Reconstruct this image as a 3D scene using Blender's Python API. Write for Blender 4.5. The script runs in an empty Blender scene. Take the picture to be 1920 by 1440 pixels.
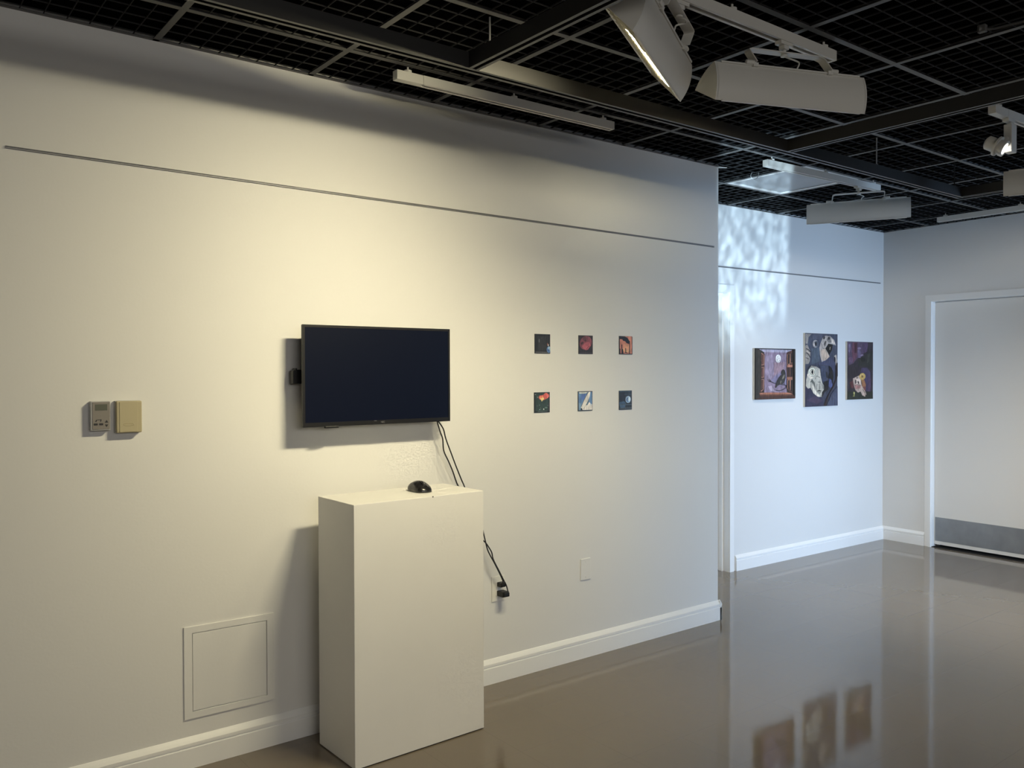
import bpy, bmesh, math, random
from mathutils import Vector, Matrix
random.seed(4)
S = bpy.context.scene
COL = S.collection

# ------------------------------------------------------------------ camera
F, YAW, PITCH, ROLL = 1595.98, 0.6568, -0.0153, -0.0026
CAM = Vector((-0.1991, -3.3563, 1.5303))
fw = Vector((math.sin(YAW)*math.cos(PITCH), math.cos(YAW)*math.cos(PITCH), math.sin(PITCH)))
r0 = Vector((math.cos(YAW), -math.sin(YAW), 0)); u0 = r0.cross(fw)
cr = math.cos(ROLL)*r0 + math.sin(ROLL)*u0
cu = -math.sin(ROLL)*r0 + math.cos(ROLL)*u0
cam = bpy.data.cameras.new('camera'); co = bpy.data.objects.new('camera', cam); COL.objects.link(co)
M = Matrix((cr, cu, -fw)).transposed().to_4x4(); M.translation = CAM
co.matrix_world = M
cam.sensor_fit = 'HORIZONTAL'; cam.sensor_width = 36.0; cam.lens = 36.0*F/1920
cam.clip_start = 0.05; cam.clip_end = 60
S.camera = co

# ------------------------------------------------------------------ view, world
S.view_settings.view_transform = 'Standard'; S.view_settings.look = 'None'
S.view_settings.gamma = 1; S.view_settings.use_curve_mapping = False
S.view_settings.exposure = 0.0
S.cycles.use_denoising = True
S.cycles.max_bounces = 10; S.cycles.diffuse_bounces = 6; S.cycles.glossy_bounces = 4
S.cycles.sample_clamp_indirect = 6
S.cycles.caustics_reflective = False; S.cycles.caustics_refractive = False
w = bpy.data.worlds.new('world'); S.world = w; w.use_nodes = True
w.node_tree.nodes['Background'].inputs[0].default_value = (0.6, 0.75, 1, 1)
w.node_tree.nodes['Background'].inputs[1].default_value = 0.3

def area(name, loc, direction, sx, sy, power, color, spread=180, up=None, parent=None):
    L = bpy.data.lights.new(name, 'AREA'); L.shape = 'RECTANGLE'; L.size = sx; L.size_y = sy
    L.energy = power; L.color = color; L.spread = math.radians(spread)
    o = bpy.data.objects.new(name, L); COL.objects.link(o)
    z = -Vector(direction).normalized()
    y = Vector(up) if up else Vector((0, 0, 1))
    x = y.cross(z).normalized(); y = z.cross(x)
    m = Matrix((x, y, z)).transposed().to_4x4(); m.translation = Vector(loc)
    o.matrix_world = m
    return o
WARM = (1.0, 0.885, 0.58); DAY = (0.43, 0.66, 1.0)
# daylight from the shop window in the right wall, beyond the frame
area('window_daylight', (6.3, -5.0, 1.35), (-0.06, 1, -0.12), 1.6, 1.9, 50, DAY, spread=72)
# added fill light behind the camera, brightens surfaces that face the viewer
area('gallery_fill', (0.5, -6.6, 2.4), (0.15, 0.75, -0.62), 3.5, 1.2, 80, (1.0, 0.96, 0.90))
# unseen spot added near the floor: noise mask throws ripples on far wall
def ripple_spot():
    L = bpy.data.lights.new('ripple_light', 'SPOT'); L.energy = 3000; L.color = (0.62, 0.84, 1.0)
    L.spot_size = math.radians(30); L.spot_blend = 0.1; L.shadow_soft_size = 0.012
    L.use_nodes = True
    nt = L.node_tree; n = nt.nodes; em = n['Emission']
    tc = n.new('ShaderNodeTexCoord'); sep = n.new('ShaderNodeSeparateXYZ')
    nt.links.new(tc.outputs['Normal'], sep.inputs[0])
    def mth(op, a, b=None, clamp=False):
        m = n.new('ShaderNodeMath'); m.operation = op; m.use_clamp = clamp
        for i, v in enumerate((a, b)):
            if v is None: continue
            if isinstance(v, (int, float)): m.inputs[i].default_value = v
            else: nt.links.new(v, m.inputs[i])
        return m.outputs[0]
    az = mth('ABSOLUTE', sep.outputs[2])
    px = mth('DIVIDE', sep.outputs[0], az); py = mth('DIVIDE', sep.outputs[1], az)
    cmb = n.new('ShaderNodeCombineXYZ'); nt.links.new(mth('MULTIPLY', px, 2.2), cmb.inputs[0]); nt.links.new(py, cmb.inputs[1])
    nz = n.new('ShaderNodeTexNoise'); nz.inputs['Scale'].default_value = 55; nz.inputs['Detail'].default_value = 1.5
    nz.inputs['Distortion'].default_value = 0.25
    nt.links.new(cmb.outputs[0], nz.inputs['Vector'])
    rp = n.new('ShaderNodeMapRange'); rp.inputs[1].default_value = 0.34; rp.inputs[2].default_value = 0.70
    rp.inputs[3].default_value = 0.34; rp.inputs[4].default_value = 1.0
    nt.links.new(nz.outputs[0], rp.inputs[0])
    sq = mth('POWER', rp.outputs[0], 1.5)
    def edge(v, lo, hi):
        m = n.new('ShaderNodeMapRange'); m.interpolation_type = 'SMOOTHSTEP'
        m.inputs[1].default_value = lo; m.inputs[2].default_value = hi
        nt.links.new(v, m.inputs[0]); return m.outputs[0]

    ex = edge(px, GX1 + 0.004, GX1 - 0.003); exl = edge(px, GX0 - 0.008, GX0)
    ey = edge(py, GY0 - 0.035, GY0 + 0.05)
    k = mth('MULTIPLY', mth('MULTIPLY', ex, exl), mth('MULTIPLY', ey, sq))
    nt.links.new(k, em.inputs['Strength'])
    o = bpy.data.objects.new('ripple_light', L); COL.objects.link(o)
    src = Vector((0.62, -2.82, 0.12)); aim = Vector((5.18, 0.70, 2.35))
    o.rotation_euler = (aim - src).to_track_quat('-Z', 'Y').to_euler(); o.location = src
    return o
GX0, GX1, GY0 = -0.030, 0.050, -0.085
ripple_spot()

# ------------------------------------------------------------------ materials
def lin(c): return tuple(((v/255)/12.92 if v/255 <= .04045 else ((v/255+.055)/1.055)**2.4) for v in c)
def mat(name, col, rough=0.6, metal=0.0, spec=0.5, emit=None, es=1.0, noise=0.0, nscale=8, bump=0.0, bscale=300, coat=0.0):
    m = bpy.data.materials.new(name); m.use_nodes = True
    nt = m.node_tree; b = nt.nodes['Principled BSDF']
    b.inputs['Base Color'].default_value = (*col, 1); b.inputs['Roughness'].default_value = rough
    b.inputs['Metallic'].default_value = metal; b.inputs['Specular IOR Level'].default_value = spec
    b.inputs['Coat Weight'].default_value = coat
    if emit: b.inputs['Emission Color'].default_value = (*emit, 1); b.inputs['Emission Strength'].default_value = es
    tc = nt.nodes.new('ShaderNodeTexCoord')
    if noise:
        nz = nt.nodes.new('ShaderNodeTexNoise'); nz.inputs['Scale'].default_value = nscale; nz.inputs['Detail'].default_value = 5
        nt.links.new(tc.outputs['Object'], nz.inputs['Vector'])
        mx = nt.nodes.new('ShaderNodeMix'); mx.data_type = 'RGBA'
        mx.inputs[6].default_value = (*[c*(1-noise) for c in col], 1); mx.inputs[7].default_value = (*[min(1, c*(1+noise)) for c in col], 1)
        nt.links.new(nz.outputs[0], mx.inputs[0]); nt.links.new(mx.outputs[2], b.inputs['Base Color'])
    if bump:
        nb = nt.nodes.new('ShaderNodeTexNoise'); nb.inputs['Scale'].default_value = bscale; nb.inputs['Detail'].default_value = 3
        nt.links.new(tc.outputs['Object'], nb.inputs['Vector'])
        bp = nt.nodes.new('ShaderNodeBump'); bp.inputs['Strength'].default_value = bump; bp.inputs['Distance'].default_value = 0.002
        nt.links.new(nb.outputs[0], bp.inputs['Height']); nt.links.new(bp.outputs[0], b.inputs['Normal'])
    return m
M_WALL = mat('wall_paint', (0.74, 0.735, 0.715), 0.62, spec=0.3, noise=0.015, nscale=1.5, bump=0.12, bscale=90)
M_TRIM = mat('trim_paint', (0.85, 0.85, 0.835), 0.40, spec=0.4, bump=0.05, bscale=60)
M_DOOR = mat('door_paint', (0.74, 0.73, 0.70), 0.42, spec=0.4, bump=0.03)
M_PED = mat('pedestal_paint', (0.82, 0.81, 0.78), 0.5, spec=0.35, noise=0.04, nscale=3.5, bump=0.06, bscale=40)
M_BLACK = mat('black_ceiling_paint', (0.012, 0.012, 0.012), 0.8, spec=0.2)
M_LOUV = mat('black_louver_plastic', (0.022, 0.022, 0.023), 0.7, spec=0.2)
M_TBAR = mat('dark_grid_metal', (0.09, 0.09, 0.087), 0.5, spec=0.5)
M_BEAM = mat('black_channel_metal', (0.016, 0.0155, 0.015), 0.5, spec=0.4, noise=0.15, nscale=10)
M_LIP = mat('dark_channel_lip', (0.035, 0.035, 0.035), 0.4, spec=0.5)
M_VOID = mat('plenum_black', (0.002, 0.002, 0.002), 1.0, spec=0.0)
M_FIX = mat('fixture_white_enamel', (0.62, 0.61, 0.57), 0.38, spec=0.45)
M_FIXD = mat('fixture_slot_grey', (0.10, 0.10, 0.10), 0.5)
M_BAF = mat('baffle_satin', (0.62, 0.60, 0.52), 0.35, metal=0.2, spec=0.6)
M_REFL = mat('reflector_satin', (0.55, 0.53, 0.45), 0.3, metal=0.2, spec=0.6)
M_TUBE = mat('lit_tube', (0.9, 0.9, 0.8), 0.4, emit=(1.0, 0.88, 0.6), es=2.2)
M_TUBED = mat('dim_tube', (0.9, 0.9, 0.8), 0.4, emit=(1.0, 0.9, 0.7), es=.8)
M_LED = mat('led_face', (0.9, 0.9, 0.9), 0.4, emit=(1.0, 0.97, 0.88), es=6)
M_RAIL = mat('picture_rail_metal', (0.24, 0.24, 0.245), 0.55, metal=0.3)
M_TV = mat('tv_black_plastic', (0.010, 0.010, 0.011), 0.35, spec=0.5)
M_SCR = mat('tv_navy_glow_screen', (0.003, 0.004, 0.009), 0.33, spec=0.16, emit=(0.10, 0.22, 0.60), es=0.012)  # dark screen, its navy tone put in as a faint glow
M_TXT = mat('grey_lettering', (0.22, 0.22, 0.23), 0.4)
M_CORD = mat('black_cord_rubber', (0.008, 0.008, 0.008), 0.45)
M_MOUSE = mat('mouse_black_plastic', (0.010, 0.010, 0.011), 0.25, spec=0.6)
M_MOUSE2 = mat('mouse_grey_gloss', (0.06, 0.06, 0.065), 0.2, spec=0.6)
M_PLATE = mat('plate_white_plastic', (0.78, 0.77, 0.72), 0.35)
M_THERM = mat('thermostat_grey_plastic', (0.22, 0.20, 0.175), 0.45)
M_THERMS = mat('thermostat_clear_edge', (0.42, 0.42, 0.42), 0.35)
M_LCD = mat('lcd_green_grey', (0.10, 0.105, 0.075), 0.25)
M_BTN = mat('dark_button', (0.02, 0.02, 0.02), 0.5)
M_BEIGE = mat('beige_plastic', (0.44, 0.385, 0.24), 0.45)
M_STEEL = mat('kick_plate_steel', (0.34, 0.34, 0.335), 0.42, metal=0.8, noise=0.30, nscale=7)
M_CANV = mat('canvas_edge', (0.72, 0.69, 0.60), 0.8, noise=0.06, nscale=20)
M_LENS = mat('troffer_lens', (0.34, 0.355, 0.37), 0.35, spec=0.5)
M_WIRE = mat('bare_wire', (0.30, 0.30, 0.30), 0.4, metal=0.6)

OFX, OFY = -0.073, 0.0778
def floor_mat():
    m = bpy.data.materials.new('waxed_floor_tile'); m.use_nodes = True
    nt = m.node_tree; b = nt.nodes['Principled BSDF']; N = nt.nodes.new; K = nt.links.new
    tc = N('ShaderNodeTexCoord')
    mp = N('ShaderNodeMapping'); mp.inputs['Location'].default_value = (30.48+OFX, 30.48+OFY, 0)
    K(tc.outputs['Object'], mp.inputs[0])
    br = N('ShaderNodeTexBrick'); br.offset = 0; br.squash = 1
    for k, v in (('Scale', 1.0), ('Mortar Size', 0.0011), ('Mortar Smooth', 0.1), ('Bias', 0), ('Brick Width', 0.3048), ('Row Height', 0.3048)):
        br.inputs[k].default_value = v
    br.inputs['Color1'].default_value = (0.182, 0.150, 0.116, 1); br.inputs['Color2'].default_value = (0.178, 0.147, 0.1135, 1)
    br.inputs['Mortar'].default_value = (0.150, 0.124, 0.095, 1)
    K(mp.outputs[0], br.inputs['Vector'])
    nz = N('ShaderNodeTexNoise'); nz.inputs['Scale'].default_value = 30; nz.inputs['Detail'].default_value = 6
    K(tc.outputs['Object'], nz.inputs['Vector'])
    mx = N('ShaderNodeMix'); mx.data_type = 'RGBA'; mx.blend_type = 'MULTIPLY'; mx.inputs[0].default_value = 0.06
    K(br.outputs['Color'], mx.inputs[6]); K(nz.outputs['Color'], mx.inputs[7])
    # small pale specks of debris and paint
    vo = N('ShaderNodeTexVoronoi'); vo.inputs['Scale'].default_value = 3.2; K(tc.outputs['Object'], vo.inputs['Vector'])
    lt = N('ShaderNodeMath'); lt.operation = 'LESS_THAN'; lt.inputs[1].default_value = 0.011; K(vo.outputs['Distance'], lt.inputs[0])
    m2 = N('ShaderNodeMix'); m2.data_type = 'RGBA'; m2.inputs[7].default_value = (0.45, 0.43, 0.40, 1)
    K(lt.outputs[0], m2.inputs[0]); K(mx.outputs[2], m2.inputs[6]); K(m2.outputs[2], b.inputs['Base Color'])
    n2 = N('ShaderNodeTexNoise'); n2.inputs['Scale'].default_value = 2.2; n2.inputs['Detail'].default_value = 6
    mp2 = N('ShaderNodeMapping'); mp2.inputs['Scale'].default_value = (1, 3, 1); K(tc.outputs['Object'], mp2.inputs[0]); K(mp2.outputs[0], n2.inputs['Vector'])
    mr = N('ShaderNodeMapRange'); mr.inputs[1].default_value = 0.3; mr.inputs[2].default_value = 0.7; mr.inputs[3].default_value = 0.05; mr.inputs[4].default_value = 0.085
    K(n2.outputs[0], mr.inputs[0]); K(mr.outputs[0], b.inputs['Roughness'])
    b.inputs['Specular IOR Level'].default_value = 0.55
    n3 = N('ShaderNodeTexNoise'); n3.inputs['Scale'].default_value = 7; n3.inputs['Detail'].default_value = 2; K(tc.outputs['Object'], n3.inputs['Vector'])
    ad = N('ShaderNodeMath'); ad.operation = 'MULTIPLY_ADD'; ad.inputs[1].default_value = -0.5; K(br.outputs['Fac'], ad.inputs[0]); K(n3.outputs[0], ad.inputs[2])
    bp = N('ShaderNodeBump'); bp.inputs['Strength'].default_value = 0.22; bp.inputs['Distance'].default_value = 0.0014
    K(ad.outputs[0], bp.inputs['Height']); K(bp.outputs[0], b.inputs['Normal'])
    return m
M_FLOOR = floor_mat()

def paint_mat():
    m = bpy.data.materials.new('painted_colours'); m.use_nodes = True
    nt = m.node_tree; b = nt.nodes['Principled BSDF']; N = nt.nodes.new; K = nt.links.new
    at = N('ShaderNodeAttribute'); at.attribute_name = 'paint'
    tc = N('ShaderNodeTexCoord'); mp = N('ShaderNodeMapping'); mp.inputs['Scale'].default_value = (1, 1, 0.35)
    K(tc.outputs['Object'], mp.inputs[0])
    nz = N('ShaderNodeTexNoise'); nz.inputs['Scale'].default_value = 45; nz.inputs['Detail'].default_value = 6; nz.inputs['Distortion'].default_value = 1.2
    K(mp.outputs[0], nz.inputs['Vector'])
    mr = N('ShaderNodeMapRange'); mr.inputs[1].default_value = 0.3; mr.inputs[2].default_value = 0.7; mr.inputs[3].default_value = 0.6; mr.inputs[4].default_value = 1.4
    K(nz.outputs[0], mr.inputs[0])
    vm = N('ShaderNodeVectorMath'); vm.operation = 'SCALE'
    K(at.outputs['Color'], vm.inputs[0]); K(mr.outputs[0], vm.inputs['Scale']); K(vm.outputs[0], b.inputs['Base Color'])
    b.inputs['Roughness'].default_value = 0.45
    return m
M_PAINT = paint_mat()

# ------------------------------------------------------------------ helpers
def newobj(name, bm, material, parent=None, smooth=False, bevel=0):
    if bevel:
        bmesh.ops.bevel(bm, geom=[e for e in bm.edges if e.is_manifold and e.calc_face_angle(0) > 0.5], offset=bevel, segments=2, profile=0.5, affect='EDGES', clamp_overlap=True)
    me = bpy.data.meshes.new(name); bm.normal_update()
    if smooth:
        for f in bm.faces: f.smooth = True
    bm.to_mesh(me); bm.free()
    for m in (material if isinstance(material, (list, tuple)) else [material]): me.materials.append(m)
    if smooth: 
        try: me.set_sharp_from_angle(angle=math.radians(38))
        except Exception: pass
    o = bpy.data.objects.new(name, me); COL.objects.link(o)
    if parent: o.parent = parent
    return o
def box(bm, x0, x1, y0, y1, z0, z1, mi=0, mtx=None):
    vs = [bm.verts.new(Vector((x, y, z)) if mtx is None else mtx @ Vector((x, y, z))) for x in (x0, x1) for y in (y0, y1) for z in (z0, z1)]
    for f in ((0,1,3,2),(4,6,7,5),(0,4,5,1),(2,3,7,6),(0,2,6,4),(1,5,7,3)):
        fc = bm.faces.new([vs[i] for i in f]); fc.material_index = mi
    return vs
def bx(name, b, material, parent=None, bevel=0, smooth=False):
    bm = bmesh.new(); box(bm, *b); return newobj(name, bm, material, parent, bevel=bevel, smooth=smooth)
def prism(bm, prof, axis, a0, a1, mi=0, mtx=None):
    """extrude a closed 2D profile along axis ('x': prof=(y,z), 'y': prof=(x,z))"""
    def P(a, p):
        v = Vector((a, p[0], p[1])) if axis == 'x' else (Vector((p[0], a, p[1])) if axis == 'y' else Vector((p[0], p[1], a)))
        return v if mtx is None else mtx @ v
    r = [[bm.verts.new(P(a, p)) for p in prof] for a in (a0, a1)]
    n = len(prof)
    for i in range(n):
        f = bm.faces.new((r[0][i], r[0][(i+1) % n], r[1][(i+1) % n], r[1][i])); f.material_index = mi
    for c in (r[0], list(reversed(r[1]))):
        f = bm.faces.new(c); f.material_index = mi
def recalc(bm): bmesh.ops.recalc_face_normals(bm, faces=bm.faces)
def cyl(bm, p0, p1, ra, rb=None, seg=20, mi=0, cap=True):
    p0, p1 = Vector(p0), Vector(p1); rb = ra if rb is None else rb
    d = (p1-p0).normalized(); a = d.orthogonal().normalized(); b = d.cross(a)
    R = [[bm.verts.new(p + (a*math.cos(t*2*math.pi/seg)+b*math.sin(t*2*math.pi/seg))*r) for t in range(seg)] for p, r in ((p0, ra), (p1, rb))]
    for i in range(seg):
        f = bm.faces.new((R[0][i], R[0][(i+1) % seg], R[1][(i+1) % seg], R[1][i])); f.material_index = mi
    if cap:
        bm.faces.new(list(reversed(R[0]))).material_index = mi; bm.faces.new(R[1]).material_index = mi
def smoothpts(pts, n=8):
    pts = [Vector(p) for p in pts]; out = []
    P = [pts[0]*2-pts[1]] + pts + [pts[-1]*2-pts[-2]]
    for i in range(1, len(P)-2):
        for k in range(n):
            t = k/n; a, b, c, d = P[i-1:i+3]
            out.append(0.5*((2*b)+(c-a)*t+(2*a-5*b+4*c-d)*t*t+(3*b-a-3*c+d)*t**3))
    out.append(pts[-1]); return out
def tube(bm, pts, r, seg=8, n=6, mi=0):
    ps = smoothpts(pts, n) if n > 1 else [Vector(p) for p in pts]
    prev = None; a = None
    for i, p in enumerate(ps):
        d = (ps[min(i+1, len(ps)-1)] - ps[max(i-1, 0)]).normalized()
        a = d.orthogonal().normalized() if a is None else (a - d*a.dot(d)).normalized()
        b = d.cross(a)
        ring = [bm.verts.new(p+(a*math.cos(2*math.pi*k/seg)+b*math.sin(2*math.pi*k/seg))*r) for k in range(seg)]
        if prev:
            for k in range(seg): bm.faces.new((prev[k], prev[(k+1) % seg], ring[(k+1) % seg], ring[k])).material_index = mi
        else: bm.faces.new(list(reversed(ring)))
        prev = ring
    bm.faces.new(prev)
def strap(bm, pts, wdir, w, t):
    """flat bent strap through points, wide along wdir"""
    wdir = Vector(wdir).normalized(); pts = [Vector(p) for p in pts]; prev = None
    for i, p in enumerate(pts):
        d = (pts[min(i+1, len(pts)-1)] - pts[max(i-1, 0)]).normalized()
        nn = d.cross(wdir).normalized()
        ring = [bm.verts.new(p + wdir*a*w/2 + nn*b*t/2) for a, b in ((-1,-1),(1,-1),(1,1),(-1,1))]
        if prev:
            for k in range(4): bm.faces.new((prev[k], prev[(k+1) % 4], ring[(k+1) % 4], ring[k]))
        else: bm.faces.new(list(reversed(ring)))
        prev = ring
    bm.faces.new(prev)
def empty(name, loc, rotz=0, label=None, cat=None, group=None):
    o = bpy.data.objects.new(name, None); COL.objects.link(o); o.location = loc; o.rotation_euler = (0, 0, rotz)
    o.empty_display_size = 0.05
    tag(o, label, cat, group); return o
def tag(o, label=None, cat=None, group=None, kind=None):
    if label: o['label'] = label
    if cat: o['category'] = cat
    if group: o['group'] = group
    if kind: o['kind'] = kind
    return o
def struct(o, label=None): o['kind'] = 'structure'; 
def structure(o, label, cat):
    tag(o, label, cat, kind='structure'); return o
I4 = Matrix.Identity(4)

# ------------------------------------------------------------------ room shell
H = 2.770
XE = 3.982           # free end of the near wall
XR, YB = 7.169, 0.696
RB, RR = 0.020, -0.0344   # slight skew of the blue-lit wall and of the door wall
def yb(x): return YB + RB*(XR-x)
def xr(y): return XR + RR*(YB-y)
XL, YK = -3.6, -7.6
ZT = 3.25
ang_b = math.atan2(-RB, 1)                       # direction of the far-left wall
ang_r = math.atan2(RR, -1)
structure(bx('floor', (XL-.2, XR+.6, YK-.2, YB+.5, -0.08, 0), M_FLOOR), 'glossy waxed grey-brown square floor tiles', 'floor')
structure(bx('wall_left', (XL-.15, XL, YK, 0.3, 0, ZT), M_WALL), 'white side wall at the left end of the gallery', 'wall')
structure(bx('wall_back', (XL-.15, XR+.6, YK-.15, YK, 0, ZT), M_WALL), 'white wall behind the viewer', 'wall')
# near wall (main) with its return into the recess
bm = bmesh.new(); prism(bm, [(XL, 0), (XE, 0), (XE, yb(XE)+.13), (XE-.12, yb(XE)+.13), (XE-.12, .12), (XL, .12)], 'z', 0, ZT); recalc(bm)
structure(newobj('wall_front', bm, M_WALL), 'long cream-lit white wall with screen and small prints', 'wall')
# far wall (blue daylight) with a door opening next to the near wall
MB = Matrix.Translation((XR, YB, 0)) @ Matrix.Rotation(ang_b, 4, 'Z')     # local +x to the right, -x to the left
def lx(x): return (x - XR)/math.cos(ang_b)
DX0, DX1, DH = lx(4.10), lx(5.03), 2.118
bm = bmesh.new()
for b in ((DX1, 0.2, 0, .13, 0, ZT), (lx(XE)-.02, DX0, 0, .13, 0, ZT), (DX0, DX1, 0, .13, DH, ZT)):
    box(bm, *b, mtx=MB)
structure(newobj('wall_far', bm, M_WALL), 'white wall in blue daylight carrying three canvases', 'wall')
# right wall with a door opening; window opening further forward beyond the frame
MR = Matrix.Translation((XR, YB, 0)) @ Matrix.Rotation(math.atan2(-1, -RR*1.0) , 4, 'Z')
MR = Matrix.Translation((XR, YB, 0)) @ Matrix.Rotation(math.atan2(-1, RR), 4, 'Z')     # local +x runs towards the viewer, -y is... outward
# local axes: x = along wall towards viewer, y = away from room side (+X side)
RD0, RD1, RDH = YB-0.245, YB+0.70, 2.118
WN0, WN1 = YB+4.2, YB+7.6
bm = bmesh.new()
for b in ((-.35, RD0, 0, .13, 0, ZT), (RD0, RD1, 0, .13, RDH, ZT), (RD1, WN0, 0, .13, 0, ZT), (WN0, WN1, 0, .13, 0, .25), (WN0, WN1, 0, .13, 2.65, ZT), (WN1, 8.4, 0, .13, 0, ZT)):
    box(bm, *b, mtx=MR)
recalc(bm)
structure(newobj('wall_right', bm, M_WALL), 'plain white wall with the wide door at right', 'wall')
structure(bx('ceiling', (XL-.2, XR+.6, YK-.2, YB+.5, H+.0175, H+.08), M_VOID), 'black sheet standing in for the dark void above the ceiling grid', 'ceiling')  # black sheet just above the grid, darkness of the plenum put into colour

# window beyond the frame (source of the blue daylight)
wn = empty('window_1', (0, 0, 0)); structure(wn, 'tall shop window beyond the right edge', 'window')
bm = bmesh.new()
for b in ((WN0, WN0+.05, .02, .10, .25, 2.65), (WN1-.05, WN1, .02, .10, .25, 2.65), (WN0, WN1, .02, .10, .25, .31), (WN0, WN1, .02, .10, 2.59, 2.65), ((WN0+WN1)/2-.025, (WN0+WN1)/2+.025, .02, .10, .25, 2.65)):
    box(bm, *b, mtx=MR)
recalc(bm); newobj('window_frame', bm, M_TRIM, wn)

# baseboards -------------------------------------------------------
BP = [(0, 0), (-.018, 0), (-.018, .077), (-.0165, .080), (-.0125, .081), (-.0125, .084), (-.017, .086), (-.017, .098), (-.010, .108), (-.003, .117), (0, .119)]
def baseboard(name, x0, x1, mtx, label, flip=False):
    bm = bmesh.new(); prism(bm, [((-y if flip else y), z) for y, z in BP], 'x', x0, x1, mtx=mtx); recalc(bm)
    return structure(newobj(name, bm, M_TRIM), label, 'baseboard')
baseboard('baseboard_front', XL, XE+.018, I4, 'white moulded baseboard along the long wall')
baseboard('baseboard_far', lx(5.10), -.0, MB, 'white baseboard under the three canvases')
baseboard('baseboard_right', 0.0, YB-.303, MR, 'short white baseboard left of the wide door')
baseboard('baseboard_right.001', YB+.76, WN1+.8, MR, 'white baseboard beyond the wide door')
M2 = Matrix.Translation((XE, 0, 0)) @ Matrix.Rotation(math.pi/2, 4, 'Z')
baseboard('baseboard_return', -.018, yb(XE), M2, 'white baseboard round the wall end')

# picture rails (metal hanging channel screwed to the walls) -------
def rail(name, p0, p1, label):
    p0, p1 = Vector(p0), Vector(p1); d = (p1-p0); L = d.length; d.normalize()
    up = Vector((0, 0, 1)); n = up.cross(d).normalized(); up = d.cross(n)
    m = Matrix((d, n, up)).transposed().to_4x4(); m.translation = p0
    bm = bmesh.new(); prism(bm, [(0, -.0042), (-.008, -.0042), (-.008, -.002), (-.003, -.002), (-.003, .002), (-.008, .002), (-.008, .0042), (0, .0042)], 'x', 0, L, mtx=m); recalc(bm)
    o = newobj(name, bm, M_RAIL); tag(o, label, 'picture rail'); return o
rail('picture_rail', (0.213, 0, 2.297), (3.938, 0, 2.281), 'thin grey metal picture rail across the long cream-lit wall')
rail('picture_rail', (XE+.02, yb(XE), 2.303), (7.111, yb(7.111), 2.311), 'thin grey picture rail above the three canvases')

# ------------------------------------------------------------------ doors
# door_1: hollow metal frame and leaf in the far wall, half hidden by the near wall
d1 = empty('door_1', (0, 0, 0)); structure(d1, 'pale door frame tucked behind the end of the long wall', 'door')
bm = bmesh.new()
c = .046
for b in ((DX1, DX1+c, -.012, .0, 0, DH+c+.01), (DX0-c, DX0, -.012, 0, 0, DH+c+.01), (DX0, DX1, -.012, 0, DH, DH+c+.01),
          (DX1-.002, DX1+.001, 0, .13, 0, DH), (DX0-.001, DX0+.002, 0, .13, 0, DH), (DX0, DX1, 0, .13, DH-.002, DH+.001),
          (DX1-.018, DX1-.002, .050, .085, 0, DH-.018), (DX0+.002, DX0+.018, .050, .085, 0, DH-.018), (DX0, DX1, .050, .085, DH-.018, DH-.002)):
    box(bm, *b, mtx=MB)
recalc(bm); newobj('door_frame', bm, M_TRIM, d1)
bm = bmesh.new(); box(bm, DX0+.004, DX1-.004, .086, .13, .008, DH-.006, mtx=MB); recalc(bm); newobj('door_leaf', bm, M_DOOR, d1)
# door_2: wide door with steel kick plate
d2 = empty('door_2', (0, 0, 0)); structure(d2, 'wide white door with a steel kick plate at right', 'door')
bm = bmesh.new(); c = .055
for b in ((RD0-c, RD0-.016, -.013, .0, 0, RDH+c), (RD0-.016, RD0, -.022, 0, 0, RDH+.016), (RD1, RD1+c, -.013, 0, 0, RDH+c), (RD0-.016, RD1+c, -.013, 0, RDH+.016, RDH+c), (RD0-.016, RD1, -.022, 0, RDH, RDH+.016),
          (RD0-.001, RD0+.002, 0, .13, 0, RDH), (RD1-.002, RD1+.001, 0, .13, 0, RDH), (RD0, RD1, 0, .13, RDH-.002, RDH+.001),
          (RD0+.002, RD0+.016, .088, .125, 0, RDH-.016)):
    box(bm, *b, mtx=MR)
recalc(bm); newobj('door_frame', bm, M_TRIM, d2)
bm = bmesh.new(); box(bm, RD0+.004, RD1-.004, .042, .086, .022, RDH-.005, mtx=MR); recalc(bm)
leaf = newobj('door_leaf', bm, M_DOOR, d2)
bm = bmesh.new(); box(bm, RD0+.010, RD1-.012, .0405, .042, .052, .257, mtx=MR); recalc(bm)
kp = newobj('kick_plate', bm, M_STEEL, leaf); kp['label'] = 'scuffed stainless steel kick plate'
bm = bmesh.new(); box(bm, RD0, RD1, .0, .13, 0, .004, mtx=MR); recalc(bm); newobj('door_gap_shade', bm, M_BLACK, d2)  # black strip paints the shade in the gap below the leaf
bm = bmesh.new(); box(bm, RD1-.02, RD0+.02, .131, .16, 0, .06, mtx=MR); recalc(bm); newobj('door_gap_backing', bm, M_BLACK, d2)  # black block behind the leaf keeps the gap below it dark

# ------------------------------------------------------------------ ceiling grid and louver panels
XG0, SG = 0.714, 0.6096
dx = {1: -.0095, 2: -.0016, 3: -.0095, 4: .0113, 5: .0059, 6: .0004, 7: .0058, 8: .0125, 9: .0041, 10: .0013, 11: -.0207}
dy = {0: .006, 1: -.0059, 2: -.0083, 3: .0083}
def gx(i): return XG0 + (i-1)*SG + dx.get(i, 0)
def gy(j): return -.3442 - (j-1)*SG + dy.get(j, 0)
def clipx(y):     # allowed x range on this y
    return (XE if y > 0 else XL, xr(y))
def clipy(x, y0, y1): return (y0, min(y1, 0 if x < XE else yb(x)))
bm = bmesh.new(); TW = .024
for i in range(-5, 12):
    x = gx(i); y0, y1 = clipy(x, YK, 9)
    box(bm, x-TW/2, x+TW/2, y0, y1, H, H+.0015); box(bm, x-.002, x+.002, y0, y1, H+.0015, H+.0165)
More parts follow.
